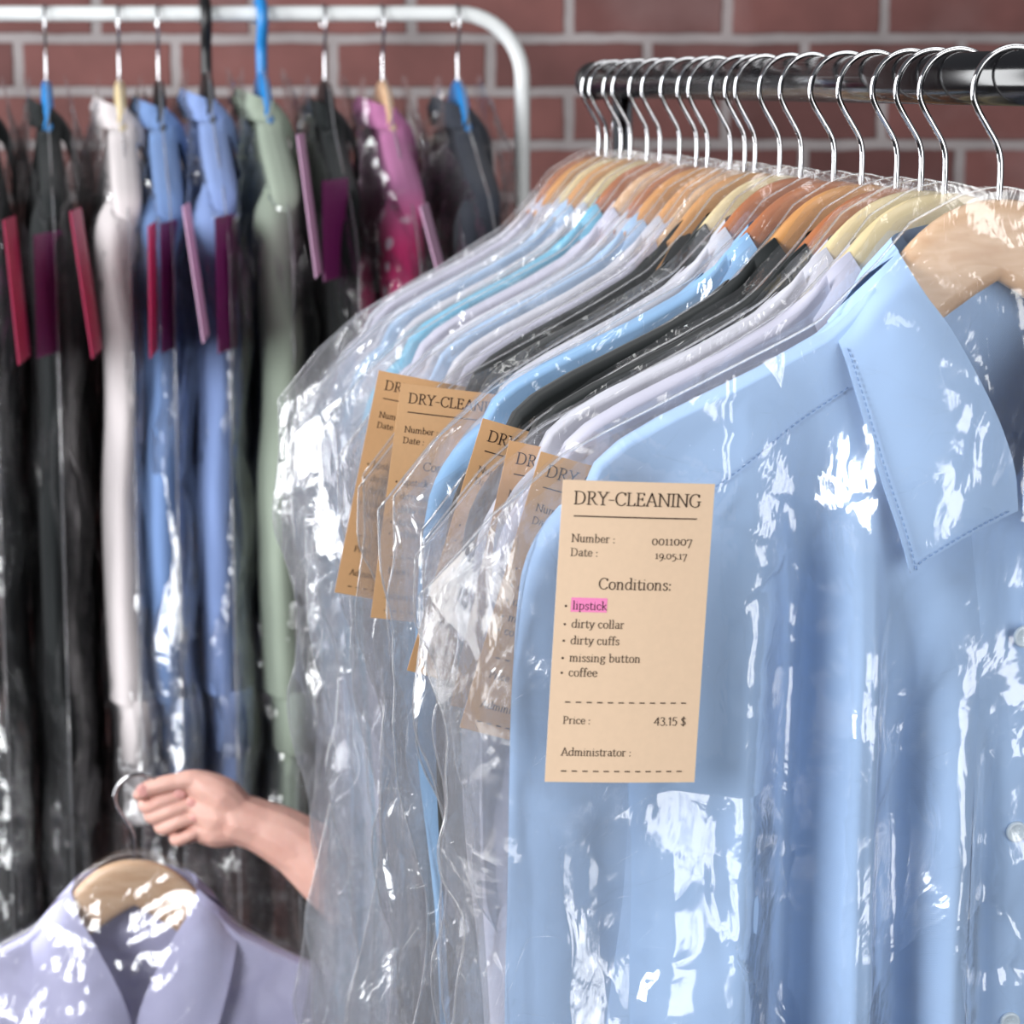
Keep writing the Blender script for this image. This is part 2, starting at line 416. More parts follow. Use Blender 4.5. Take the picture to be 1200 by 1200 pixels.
def hook_mesh(r=.0016, ext=0.0, seg=10, name='hanger_hook'):
    pts = [(0, 0, -.008), (0, 0, .0), (0.0003, 0, .012 + ext), (-.0002, 0, .020 + ext), (-.0024, 0, .0265 + ext), (-.0074, 0, .0345 + ext), (-.0122, 0, .0422 + ext)]
    cx, cz, R = .0065, .0515 + ext, .0215
    a0 = math.radians(188)
    for i in range(13):
        a = a0 - math.radians(196) * i / 12
        pts.append((cx + R * math.cos(a), 0, cz + R * math.sin(a)))
    path = catmull(pts, 5)
    mb = MB(); mb.tube(path, r, seg)
    return mb.mesh(name)

HOOK_CX, HOOK_TOP = .0065, .0515 + .0215     # inside top of the hook sits on the bar

def front_top(x):
    """upper edge of the shirt fronts: shoulder line, dropping into an open V at the neck"""
    ax = np.abs(x)
    return np.where(ax < .066, -.150 + (ax / .066) * (.150 - .052), ztop(x) + .005)

def back_top(x):
    ax = np.abs(x)
    return np.where(ax < .075, -.030 - .028 * (ax / .075) ** 2, ztop(x) + .005)

def fold_field(x, z, folds):
    y = np.zeros_like(x)
    for (x0, w, amp, lean, z0) in folds:
        g = np.exp(-((x - x0 - lean * (z + .2)) / w) ** 2)
        y = y + amp * g * smoothstep(z0, z0 - .15, z)
    return y

def rand_folds(seed, n=9):
    r = random.Random(seed)
    return [(r.uniform(-.2, .2), r.uniform(.008, .024), r.uniform(-.008, .008), r.uniform(-.06, .06), r.uniform(-.1, -.2)) for _ in range(n)]

def torso_y(x, z, t, D, W):
    xn = np.clip(np.abs(x) / W, 0, 1)
    body = D * (1 - xn ** 3) ** .6 * (0.3 + .7 * smoothstep(0, .14, t)) + .004
    cap = np.sqrt(np.clip(t / .022, 0, 1)) * .011          # cloth rolls over the hanger arm
    k = smoothstep(.068, .082, np.abs(x))                  # but stays open at the neck
    return np.where(k > 0, (1 - k) * body + k * np.minimum(np.maximum(body, .011), cap + 2 * t), body)

def torso_mesh(folds, D, length, seed, nc=80, nr=70, name='shirt_body'):
    mb = MB()
    s = np.linspace(-1, 1, nc)[None, :]; t = (np.linspace(0, 1, nr) ** 1.6)[:, None]
    W = .212 - .016 * smoothstep(.0, .2, t) + .03 * smoothstep(.2, 1, t)
    for side in (0, 1):
        x = s * W
        x0 = s * .212 + 0 * t
        zt = front_top(x0) if side == 0 else back_top(x0)
        hem = -length - .03 * (1 - np.abs(s) ** 2) + .02
        z = zt + (hem - zt) * t
        y = torso_y(x, z, t, D, W) * np.sqrt(np.clip(1 - np.abs(s) ** 30, 0, 1))
        f = fold_field(x + 0 * z, z, folds) * (1 - np.abs(s) ** 4)
        f = f + (vnoise(x * 60, z * 9, seed + side) - .5) * .004 * smoothstep(-.12, -.4, z) * (1 - np.abs(s) ** 6)
        yy = -(y + f) if side == 0 else y + .6 * f
        P = np.stack([x + 0 * z, yy + 0 * z, z], -1)
        mb.grid(P, flip=(side == 0))
    return mb.mesh(name)

def sleeve_mesh(side, seed, length=.52, name='shirt_sleeve'):
    r = random.Random(seed + 100 * side)
    pts = [(.172, .004, -.118), (.187, .003, -.150), (.199, 0, -.225), (.202, -.002, -.33), (.200 + r.uniform(-.01, .008), .002, -.45), (.197 + r.uniform(-.012, .01), .0, -.128 - length)]
    path = catmull(pts, 7); n = len(path)
    seg = 28
    P = np.zeros((n, seg, 3))
    for i, p in enumerate(path):
        k = i / (n - 1)
        rx = .016 + .033 * float(smoothstep(0, .30, k)) - .008 * k
        ry = .010 + .008 * float(smoothstep(0, .25, k)) - .003 * k
        for j in range(seg):
            a = 2 * PI * j / seg
            w = 1 + .04 * math.sin(3 * a + seed + 5 * k) * k + .03 * math.sin(5 * a + 9 * k + seed)
            P[i, j] = (side * (p[0]) + rx * w * math.cos(a), p[1] + .007 * min(1, k * 3) + ry * w * math.sin(a), p[2] + .006 * math.cos(a) * -side * (1 - k))
    mb = MB(); mb.grid(P, wrap=True, flip=True)
    mb.f.append(tuple(range(seg)))
    return mb.mesh(name), path[-1]

def cuff_mesh(side, end, name='shirt_cuff'):
    mb = MB()
    P = []
    for (dz, rx, ry) in ((.006, .042, .0155), (.0, .044, .017), (-.062, .043, .016), (-.064, .040, .0135), (-.03, .038, .012)):
        P.append([(side * end[0] + rx * math.cos(2 * PI * j / 28), end[1] + ry * math.sin(2 * PI * j / 28), end[2] + dz) for j in range(28)])
    mb.grid(np.array(P), wrap=True, flip=True)
    return mb.mesh(name)

def leaf_curves(side, D, small=False):
    """fold edge and outer edge of one collar leaf"""
    yo = -(D + .006)
    fold = [(-.053, -.004, -.026), (-.045, yo * .62, -.045), (-.033, yo * .9, -.064), (-.014, yo - .003, -.100), (-.0035, yo - .005, -.128), (-.001, yo - .006, -.150)]
    outer = [(-.085, .006, -.060), (-.0855, yo * .55, -.072), (-.0815, yo * .95, -.095), (-.0725, yo - .006, -.130), (-.0635, yo - .010, -.158), (-.0575, yo - .011, -.178)]
    if small:
        fold = [(-.053, -.004, -.030), (-.046, yo * .62, -.045), (-.036, yo * .9, -.064), (-.022, yo, -.090), (-.012, yo - .001, -.112), (-.006, yo - .001, -.130)]
        outer = [(-.074, .004, -.056), (-.074, yo * .55, -.066), (-.070, yo * .8, -.080), (-.062, yo * .95, -.100), (-.054, yo, -.118), (-.046, yo - .001, -.134)]
    f = catmull(fold, 6); o = catmull(outer, 6)
    return f, o

def collar_leaf_mesh(side, D, name='collar_leaf', small=False):
    f, o = leaf_curves(side, D, small)
    n = len(f); m = 14
    P = np.zeros((n, m, 3))
    for i in range(n):
        for j in range(m):
            k = j / (m - 1)
            p = f[i] * (1 - k) + o[i] * k
            p = p + np.array([0, -(.002 if small else .006) * math.sin(PI * min(1, k * 1.15)) * (1 - .5 * i / n), .003 * math.sin(PI * k)])
            P[i, j] = p
    if side > 0: P[:, :, 0] *= -1
    mb = MB()
    P2 = P + np.array([0, .0016, 0])
    mb.grid(P, flip=(side > 0)); mb.grid(P2, flip=(side < 0))
    # rim
    loop = [(i, 0) for i in range(n)] + [(n - 1, j) for j in range(1, m)] + [(i, m - 1) for i in range(n - 2, -1, -1)] + [(0, j) for j in range(m - 2, 0, -1)]
    R = np.array([[P[a], P2[a]] for a in loop])
    mb.grid(np.concatenate([R, R[:1]]), flip=(side < 0))
    me = mb.mesh(name)
    return me

def collar_back_mesh(D, name='collar_band', small=False):
    top = catmull([(-.053, -.004, -.026), (-.046, .018, -.018), (0, .030, -.012), (.046, .018, -.018), (.053, -.004, -.026)], 8)
    bot = catmull([(-.070, -.002, -.056), (-.055, .014, -.048), (0, .024, -.044), (.055, .014, -.048), (.070, -.002, -.056)], 8)
    out = catmull([(-.085, .006, -.060), (-.064, .026, -.056), (0, .042, -.054), (.064, .026, -.056), (.085, .006, -.060)], 8)
    if small:
        top = [p * np.array([.95, .7, 1]) - np.array([0, 0, .006]) for p in top]; bot = [p * np.array([.9, .6, 1]) for p in bot]; out = [p * np.array([.84, .5, 1]) + np.array([0, 0, .004]) for p in out]
    mb = MB()
    mb.grid(np.array([top, [(a + b) / 2 for a, b in zip(top, bot)], bot]))
    mb.grid(np.array([top, [(a + b) / 2 + np.array([0, .004, .004]) for a, b in zip(top, out)], out]), flip=True)
    return mb.mesh(name)

def placket_mesh(D, length, folds, name='placket'):
    nr, nc = 70, 7
    z = np.linspace(-.150, -length + .0, nr)[:, None]; x = np.linspace(-.017, .017, nc)[None, :]
    t = (z - front_top(x)) / (-length - front_top(x))
    y = torso_y(x, z, np.clip(t, 0, 1), D, .2) + fold_field(x + 0 * z, z, folds)
    y = y + .0022 * (1 - (np.abs(x) / .017) ** 8)
    P = np.stack([x + 0 * z, -y, z + 0 * x], -1)
    mb = MB(); mb.grid(P, flip=True)
    return mb.mesh(name)

def button_mesh(name='button'):
    prof = [(0, -.0005), (.0024, -.0006), (.0036, -.0013), (.0046, -.0018), (.0053, -.0012), (.0055, 0), (.005, .001), (0, .001)]
    seg = 20
    P = np.array([[(r * math.cos(2 * PI * j / seg), y, r * math.sin(2 * PI * j / seg)) for j in range(seg)] for r, y in prof])
    mb = MB(); mb.grid(P, wrap=True)
    for (dx, dz) in ((.0012, .0012), (-.0012, .0012), (.0012, -.0012), (-.0012, -.0012)):
        mb.tube([(dx, -.0008, dz), (dx, -.0002, dz)], .0005, 6)
    return mb.mesh(name)

SEAM = {}
def mb_name(n, seed): return n + str(seed)
def bag_mesh(D, seed, folds, length=1.02, nc=120, nr=150, name='garment_bag', wr=1.0, follow=.6, collar=False):
    """clear poly sleeve: taut from hook to shoulder corners, then hanging loose with wavy edges"""
    mb = MB()
    s = np.linspace(-1, 1, nc)[None, :]; t = (np.linspace(0, 1, nr) ** 1.25)[:, None]
    WC = .285
    x0 = s * WC + 0 * t
    zt = np.interp(np.abs(x0), [0, .008, .02, .045, .062, .09, .15,   .215, .25, WC], [.003, .002, -.001, -.014, -.034, -.060, -.091, -.123, -.150, -.190]) + .002
    zt = zt + (fbm(x0 * 12, seed * 3.1 + 0 * x0, seed, 2) - .4) * .008 * smoothstep(.05, .12, np.abs(x0))
    bot = -length + .02 * fbm(x0 * 14, 0 * x0, seed + 3)
    z = zt + (bot - zt) * t
    edge = 1 + (fbm(z * 7 + 9 * (s > 0), 0 * x0 + .3, seed + 5) - .45) * .16 + (vnoise(z * 28, 0 * x0 + (s > 0), seed + 6) - .5) * .035
    W = WC * (1 - .06 * smoothstep(.02, .3, t)) * (1 + (edge - 1) * smoothstep(0.0, .1, t))
    x = s * W
    ang = 0.45
    for side in (0, 1):
        sd = seed + 50 * side
        prof = (1 - np.abs(s) ** 5) ** .7
        y = (D * (1 - np.clip(np.abs(x) / .235, 0, 1) ** 3) ** .6 * (.3 + .7 * smoothstep(-.02, .12, t)) + .008) * prof
        # collar bulge
        y = y + .014 * np.exp(-((np.abs(x) - .045) / .05) ** 2 - ((z + .10) / .07) ** 2) * (1 if side == 0 else .3)
        if collar and side == 0: y = y + .017 * np.exp(-((np.abs(x) - .052) / .036) ** 2 - ((z + .160) / .045) ** 2)
        f = fold_field(x + 0 * z, z, folds) * follow * prof
        sh = smoothstep(.30, .02, t)               # near the shoulders folds run along the slope
        u1 = x * np.cos(ang) * np.sign(s + 1e-9) - z * np.sin(ang) * -1
        w1 = -x * np.sign(s + 1e-9) * np.sin(ang) + z * np.cos(ang)
        wr_sh = ridged(u1 * 7 , w1 * 55, sd, 3) * .006
        wr_dn = ridged(x * 38 + 2.0 * fbm(z * 6, x * 3, sd + 2), z * 7, sd + 1, 3) * .008 * (0.6 + smoothstep(0, 1, t))
        fc = facets(x * 16 + fbm(x * 9, z * 9, sd) * 2, z * 8, sd + 4, .0045) + facets(x * 34, z * 22 + fbm(x * 20, z * 20, sd) * 2, sd + 8, .0014)
        wv = (sh * wr_sh + (1 - sh) * wr_dn) * wr + np.clip(fc, -.003, .008) * wr
        amp = .25 + .75 * smoothstep(.02, .07, np.abs(x) + t)
        y = y + f + (wv - .002) * amp * (1 - np.abs(s) ** 14)
        # collapse at the hook hole and the side seams
        y = np.maximum(y, .0035 * (1 - np.abs(s) ** 10) + .0002)
        P = np.stack([x + 0 * z, (-y if side == 0 else y) + 0 * z, z], -1)
        mb.grid(P, flip=(side == 0))
    edges = []
    for j in (0, -1):
        edges.append([(x[r, j], 0, z[r, j]) for r in range(0, nr, 2)])
    edges.append([(x[0, c], 0, z[0, c] + .0003) for c in range(0, nc, 1)])
    sb = MB()
    for e in edges: sb.tube(e, .0007, 6, flat=(1, 1))
    SEAM[mb_name(name, seed)] = sb.mesh('sealed_edge')
    # gussets: each side edge is folded inward, two more loose layers of film
    ng = 26
    for sg in (-1, 1):
        for side in (0, 1):
            k = np.linspace(0, 1, ng)[None, :]
            tt = t[4:]
            j = 0 if sg < 0 else -1
            xe = x[4:, j][:, None]; ze = z[4:, j][:, None]
            xi = sg * (.185 + .03 * fbm(ze * 5, 0 * ze + sg + side, seed + 70))
            xg = xe + (xi - xe) * k
            top_c = np.interp(np.abs(xg), np.abs(x[0, nc // 2:]), z[0, nc // 2:]) - .004
            zg = ze + 0 * k + (np.abs(xe) - np.abs(xg)) * .75 * smoothstep(.30, .0, tt)
            zg = np.minimum(zg, top_c)
            wv = ridged(xg * 26, zg * 6 + side, seed + 60 + side, 3) * .012 + facets(xg * 14, zg * 9, seed + 66 + side, .004)
            yg = (1 - side * 2) * -1 * (.003 + (D * .7 * k + wv * .8) * np.minimum(1, k * 3)) + .004 * np.sin(zg * 30 + side)
            mb.grid(np.stack([xg, yg, zg], -1), flip=bool(side))
    me = mb.mesh(name); me['seam'] = mb_name(name, seed)
    return me

# ------------------------------------------------------------------ lettering (broad-nib serif strokes)
G = {}
def g(ch, adv, *strokes): G[ch] = (adv, strokes)
l_ = lambda *p: ('l', p)
c_ = lambda *p: ('c', p)
H = .70; X = .46
g('D', .70, l_((.12,0),(.12,H)), l_((.03,0),(.2,0)), l_((.03,H),(.2,H)), c_((.12,H),(.33,H-.01),(.52,.6),(.6,.35),(.52,.1),(.33,.01),(.12,0)))
g('R', .60, l_((.12,0),(.12,H)), l_((.03,0),(.22,0)), l_((.03,H),(.2,H)), c_((.12,H),(.3,H),(.42,.62),(.43,.5),(.36,.39),(.22,.35),(.12,.35)), l_((.27,.35),(.5,.03),(.6,0)))
g('Y', .58, l_((.06,H),(.29,.34),(.29,0)), l_((.52,H),(.29,.34)), l_((-.02,H),(.15,H)), l_((.43,H),(.6,H)), l_((.19,0),(.4,0)))
g('-', .36, l_((.05,.27),(.3,.27)))
g('C', .64, c_((.57,.57),(.5,.67),(.34,.71),(.14,.6),(.06,.35),(.14,.1),(.34,-.01),(.5,.04),(.59,.13)), l_((.57,.55),(.57,.68)))
g('L', .52, l_((.12,H),(.12,0),(.45,0),(.48,.13)), l_((.03,H),(.22,H)), l_((.03,0),(.12,0)))
g('E', .55, l_((.12,H),(.12,0),(.45,0),(.49,.13)), l_((.03,H),(.43,H),(.45,.58)), l_((.03,0),(.12,0)), l_((.12,.37),(.36,.37)), l_((.36,.3),(.36,.44)))
g('A', .66, l_((.06,0),(.32,H+.02),(.59,0)), l_((.15,.24),(.49,.24)), l_((-.02,0),(.15,0)), l_((.5,0),(.68,0)))
g('N', .74, l_((.12,0),(.12,H),(.62,0),(.62,H)), l_((.02,H),(.12,H)), l_((.03,0),(.22,0)), l_((.53,H),(.72,H)))
g('I', .28, l_((.13,0),(.13,H)), l_((.03,0),(.23,0)), l_((.03,H),(.23,H)))
g('G', .70, c_((.57,.57),(.5,.67),(.34,.71),(.14,.6),(.06,.35),(.14,.1),(.34,-.01),(.5,.03),(.58,.1)), l_((.57,.55),(.57,.68)), l_((.58,.08),(.58,.3)), l_((.48,.3),(.67,.3)))
g('P', .55, l_((.12,0),(.12,H)), l_((.03,0),(.22,0)), l_((.03,H),(.2,H)), c_((.12,H),(.32,H),(.45,.6),(.46,.48),(.38,.36),(.24,.31),(.12,.32)))
g('u', .52, c_((.1,X),(.1,.14),(.15,.02),(.26,.0),(.37,.08)), l_((.38,X),(.38,.0),(.47,.02)), l_((.03,X),(.1,X)), l_((.31,X),(.38,X)))
g('m', .80, l_((.1,0),(.1,X)), l_((.03,X),(.1,X)), c_((.1,.36),(.2,.46),(.31,.45),(.37,.34),(.37,0)), c_((.37,.36),(.47,.46),(.58,.45),(.65,.34),(.65,0)), l_((.04,0),(.17,0)), l_((.31,0),(.44,0)), l_((.59,0),(.72,0)))
g('n', .54, l_((.1,0),(.1,X)), l_((.03,X),(.1,X)), c_((.1,.35),(.2,.45),(.32,.45),(.39,.34),(.39,0)), l_((.04,0),(.17,0)), l_((.33,0),(.46,0)))
g('b', .52, l_((.1,.02),(.1,.74)), l_((.03,.74),(.1,.74)), c_((.1,.36),(.2,.46),(.34,.44),(.43,.32),(.43,.16),(.34,.03),(.2,-.01),(.1,.06)))
g('e', .46, c_((.07,.24),(.38,.25),(.37,.36),(.28,.46),(.16,.45),(.07,.33),(.06,.18),(.13,.04),(.26,-.01),(.4,.09)))
g('r', .38, l_((.1,0),(.1,X)), l_((.03,X),(.1,X)), c_((.1,.34),(.17,.44),(.26,.47),(.33,.43)), l_((.03,0),(.19,0)))
g(':', .22, l_((.09,.02),(.095,.025)), l_((.09,.36),(.095,.365)))
g('.', .2, l_((.09,.02),(.095,.025)))
g('a', .46, c_((.09,.4),(.2,.47),(.32,.43),(.34,.3),(.34,.06),(.37,.0),(.44,.03)), c_((.34,.28),(.2,.26),(.09,.2),(.07,.09),(.14,.0),(.25,.02),(.34,.1)))
g('t', .34, c_((.13,.6),(.13,.12),(.16,.01),(.24,-.01),(.32,.05)), l_((.03,X),(.29,X)))
g('o', .50, c_((.25,.47),(.11,.41),(.06,.23),(.11,.06),(.25,-.01),(.39,.06),(.44,.23),(.39,.41),(.25,.47)))
g('d', .53, l_((.41,.74),(.41,.02),(.49,.02)), l_((.33,.74),(.41,.74)), c_((.41,.4),(.3,.47),(.16,.44),(.06,.3),(.07,.12),(.17,0),(.3,.02),(.41,.12)))
g('i', .25, l_((.11,0),(.11,X)), l_((.04,X),(.11,X)), l_((.04,0),(.19,0)), l_((.11,.64),(.115,.645)))
g('s', .38, c_((.31,.38),(.24,.46),(.13,.45),(.07,.36),(.14,.27),(.26,.21),(.32,.12),(.26,.01),(.14,-.01),(.05,.08)))
g('l', .25, l_((.11,0),(.11,.74)), l_((.03,.74),(.11,.74)), l_((.04,0),(.19,0)))
g('p', .52, l_((.1,-.2),(.1,X)), l_((.03,X),(.1,X)), l_((.04,-.2),(.19,-.2)), c_((.1,.36),(.2,.46),(.34,.44),(.43,.32),(.43,.16),(.34,.03),(.2,-.01),(.1,.06)))
g('k', .50, l_((.1,0),(.1,.74)), l_((.03,.74),(.1,.74)), l_((.04,0),(.17,0)), l_((.38,X),(.12,.22)), l_((.2,.28),(.4,.01),(.47,0)))
g('c', .43, c_((.37,.36),(.31,.45),(.18,.46),(.08,.36),(.06,.2),(.13,.04),(.26,-.01),(.38,.08)))
g('y', .47, l_((.05,X),(.23,.02)), c_((.41,X),(.23,0),(.15,-.16),(.05,-.2)), l_((0,X),(.12,X)), l_((.34,X),(.47,X)))
g('f', .31, c_((.33,.66),(.26,.74),(.17,.72),(.13,.6),(.13,.3),(.13,0)), l_((.03,X),(.28,X)), l_((.05,0),(.22,0)))
g('g', .50, c_((.23,.47),(.11,.42),(.08,.32),(.13,.22),(.24,.2),(.35,.25),(.37,.35),(.32,.44),(.23,.47)), c_((.15,.22),(.1,.12),(.2,.06),(.36,.03),(.42,-.06),(.34,-.18),(.18,-.2),(.06,-.14),(.08,-.04),(.18,.05)), l_((.34,.43),(.46,.46)))
g('0', .52, c_((.25,.47),(.11,.41),(.06,.23),(.11,.06),(.25,-.01),(.39,.06),(.44,.23),(.39,.41),(.25,.47)))
g('1', .34, l_((.07,.4),(.17,.46),(.17,0)), l_((.07,0),(.27,0)))
g('7', .46, l_((.05,.36),(.05,.45),(.4,.45),(.17,-.2)))
g('9', .48, c_((.4,.2),(.28,.1),(.13,.13),(.07,.28),(.14,.43),(.28,.46),(.4,.36),(.41,.15),(.32,-.08),(.14,-.2)))
g('5', .44, l_((.36,.45),(.13,.45),(.1,.2)), c_((.1,.2),(.22,.24),(.36,.16),(.37,-.02),(.26,-.16),(.08,-.2)))
g('4', .52, l_((.36,0),(.36,.64),(.05,.2),(.47,.2)))
g('3', .46, c_((.07,.58),(.18,.65),(.33,.6),(.33,.43),(.2,.35)), c_((.2,.35),(.37,.27),(.37,.08),(.22,-.01),(.06,.06)))
g('P1', .34, l_((.06,.54),(.19,.64),(.19,0)))
g('P5', .46, l_((.36,.64),(.12,.64),(.09,.36)), c_((.09,.36),(.22,.4),(.36,.32),(.37,.13),(.26,.0),(.06,.03)))
g('$', .50, c_((.39,.53),(.3,.6),(.16,.58),(.09,.46),(.18,.36),(.32,.29),(.4,.17),(.3,.04),(.16,.02),(.06,.1)), l_((.24,.7),(.24,-.07)))
g('*', .3, l_((.1,.24),(.105,.245)))
g(' ', .25)

def letters(mb, text, x, z, size, weight=1.0, price=False, y=0.0, track=0.0):
    nib = [(math.cos(a) * .042 * weight, math.sin(a) * .024 * weight) for a in [2 * PI * k / 8 for k in range(8)]]
    for ch in text:
        key = 'P' + ch if price and ('P' + ch) in G else ch
        adv, strokes = G[key]
        big = 1.3 if ch in ':.' else (2.2 if ch == '*' else 1.0)
        sq = 1.7 if ch in '*:.' else 1.0
        for kind, pts in strokes:
            P = catmull(pts, 5) if (kind == 'c' and len(pts) > 2) else [np.array(p, float) for p in pts]
            for a, b in zip(P[:-1], P[1:]):
                cl = [(a[0] + n[0] * big, a[1] + n[1] * big * sq) for n in nib] + [(b[0] + n[0] * big, b[1] + n[1] * big * sq) for n in nib]
                hull = convex(cl)
                mb.addv([(x + hx * size, y, z + hz * size) for hx, hz in hull], [tuple(range(len(hull)))])
        x += (adv + track) * size
    return x

def text_w(text, size, price=False, track=0.0):
    return sum((G['P' + c][0] if price and ('P' + c) in G else G[c][0]) + track for c in text) * size

def convex(p):
    p = sorted(set((round(a, 5), round(b, 5)) for a, b in p))
    def half(q):
        h = []
        for c in q:
            while len(h) > 1 and (h[-1][0]-h[-2][0])*(c[1]-h[-2][1]) - (h[-1][1]-h[-2][1])*(c[0]-h[-2][0]) <= 0: h.pop()
            h.append(c)
        return h
    a = half(p); b = half(p[::-1])
    return a[:-1] + b[:-1]

TW, TH = .0735, .1440           # tag size
def tag_meshes():
    nr, nc = 24, 12
    # a very slight curl
    def surf(x, z): return -.0012 * math.cos(PI * x / TW) - .0016 * (z / TH) ** 2
    P = np.array([[(x, surf(x, z) , z) for x in np.linspace(-TW/2, TW/2, nc)] for z in np.linspace(0, -TH, nr)])
    mb = MB(); mb.grid(P, flip=True); P2 = P + np.array([0, .0004, 0]); mb.grid(P2)
    loop = [(0, j) for j in range(nc)] + [(i, nc-1) for i in range(1, nr)] + [(nr-1, j) for j in range(nc-2, -1, -1)] + [(i, 0) for i in range(nr-2, -1, -1)]
    mb.grid(np.array([[P[a], P2[a]] for a in loop]))
    card = mb.mesh('tag_card', M['tag'])
    t = MB(); Z = lambda v: -v * TH
    L = -TW / 2
    k = TW / 170.0       # photo pixels across the tag
    def line(text, px, py, size, right=False, **kw):
        x = L + px * k
        if right: x -= text_w(text, size, kw.get('price', False), kw.get('track', 0))
        letters(t, text, x, -py * TH / 347.0, size, **kw)
    line('DRY-CLEANING', 13, 27, .00855, track=.012)
    for (x0, x1, y0) in ((14, 152, 40.5),):
        xe = np.linspace(L + x0 * k, L + x1 * k, 15)
        for xa, xb in zip(xe[:-1], xe[1:]): t.box((xa, -.0001, -y0 * TH / 347 - .0003), (xb, 0, -y0 * TH / 347 + .0003))
    line('Number :', 13, 70, .0052, track=.02)
    line('0011007', 149, 71, .0060, right=True, track=.02)
    line('Date :', 13, 86, .0052, track=.02)
    line('19.05.17', 144, 87, .0052, right=True, track=.01)
    line('Conditions:', 46, 123, .0073, track=.02)
    for (s_, yy) in (('lipstick', 147), ('dirty collar', 168), ('dirty cuffs', 187), ('missing button', 207), ('coffee', 224)):
        line('*', 10, yy, .0062)
        line(s_, 19, yy, .0054, track=.02)
    def dashes(y0, x0, x1):
        n = 12; w = (x1 - x0) / n
        for i in range(n):
            t.box((L + (x0 + i * w) * k, -.0001, -y0 * TH / 347 - .00028), (L + (x0 + i * w + w * .5) * k, 0, -y0 * TH / 347 + .00028))
    dashes(254, 17, 160)
    line('Price :', 16, 279, .0050, track=.02)
    line('43.15 $', 156, 280, .0060, right=True, price=True)
    line('Administrator :', 16, 316, .0052, track=.02)
    dashes(334, 17, 160)
    # seat the ink on the card's curve
    t.v = [(x, surf(x, z) - .00016 + y * .4, z) for (x, y, z) in t.v]
    ink = t.mesh('tag_print', M['ink'], smooth=False)
    h = MB()
    a, b = L + 17 * k, L + 57 * k
    Pm = np.array([[(x, surf(x, z) - .00008, z) for x in np.linspace(a, b, 5)] for z in np.linspace(-133.5 * TH / 347, -150 * TH / 347, 3)])
    h.grid(Pm, flip=True)
    mark = h.mesh('tag_mark', M['pink_mark'])
    return card, ink, mark

# ------------------------------------------------------------------ build shared meshes
WOOD = hanger_meshes()
HOOK = hook_mesh()
HOOK_LONG = hook_mesh(.0017, .008)
HOOK_THICK = hook_mesh(.0062, .004)
TAG = tag_meshes()
BUTTON = button_mesh()

def make_shirt_set(D, seed, folds, length=.80, nc=80, nr=70, small=True):
    sl = {}
    for sd in (-1, 1): sl[sd] = sleeve_mesh(sd, seed)
    return dict(D=D, folds=folds, length=length,
        body=torso_mesh(folds, D, length, seed, nc, nr),
        sleeves={s: v[0] for s, v in sl.items()}, cuffs={s: cuff_mesh(s, v[1]) for s, v in sl.items()},
        leaf={s: collar_leaf_mesh(s, D, small=small) for s in (-1, 1)}, band=collar_back_mesh(D, small=small), placket=placket_mesh(D, length, folds))

FRONT_FOLDS = [  # the nearest shirt: (x, width, amplitude, lean, start)
    (-.104, .017, -.029, .02, -.075), (-.134, .016, .014, .02, -.09), (-.081, .010, .014, .0, -.10), (-.071, .0035, .006, .0, -.12), (-.054, .012, -.016, .0, -.16),
    (-.026, .011, .011, .01, -.18), (-.010, .007, -.009, 0, -.2), (-.175, .02, .011, -.02, -.16), (.05, .02, .010, 0, -.15), (.11, .018, -.012, 0, -.15), (.15, .02, .010, 0, -.15)]
SETS = [make_shirt_set(.017, 11 + i, rand_folds(40 + i)) for i in range(3)]
SET1 = make_shirt_set(.026, 5, FRONT_FOLDS, nc=180, nr=150, small=False)
SETH = make_shirt_set(.02, 33, rand_folds(61), nc=110, nr=90, small=False)
COATS = [make_shirt_set(.024, 71 + i, rand_folds(90 + i), length=1.02) for i in range(2)]

BAGN = [0]
def build_shirt(S, cloth, loc, rz, sy, label, group=None, detail=True, name='dress_shirt', cat='shirt'):
    root = empty(name, loc, rz, label, cat, group)
    root.scale = (1, sy, 1)
    m = CLOTH[cloth]
    add('shirt_body', S['body'], root, m)
    for s in (-1, 1):
        sl = add('sleeve', S['sleeves'][s], root, m)
        add('cuff', S['cuffs'][s], sl, m)
        add('collar_leaf', S['leaf'][s], root, m)
    add('collar_band', S['band'], root, m)
    pl = add('placket', S['placket'], root, m)
    z = -.214
    while z > -S['length'] + .05:
        y = float(torso_y(np.array([.0]), np.array([z]), np.array([.5]), S['D'], .2)[0] + fold_field(np.array([.0]), np.array([z]), S['folds'])[0])
        b = add('button', BUTTON, pl, M['button']); b.location = (.006, -y - .0032, z)
        z -= .100
        if not detail: break
    return root

def build_hanger(loc, rz, woodm, label, group=None, hook=HOOK, hookm=None, name='wooden_hanger'):
    root = empty(name, loc, rz, label, 'clothes hanger', group)
    add('hanger_bar', WOOD, root, woodm)
    add('hook', hook, root, hookm or M['chrome'])
    return root

BAGS = [bag_mesh(.0175, 300 + 7 * i, SETS[i % 3]['folds']) for i in range(5)]
BAG1 = bag_mesh(.027, 401, FRONT_FOLDS, nc=260, nr=300, follow=.75, wr=.8, collar=True)
BAGH = bag_mesh(.021, 455, SETH['folds'], nc=160, nr=180, collar=True)
BAGC = [bag_mesh(.026, 520 + 7 * i, COATS[i]['folds'], length=1.30) for i in range(2)]

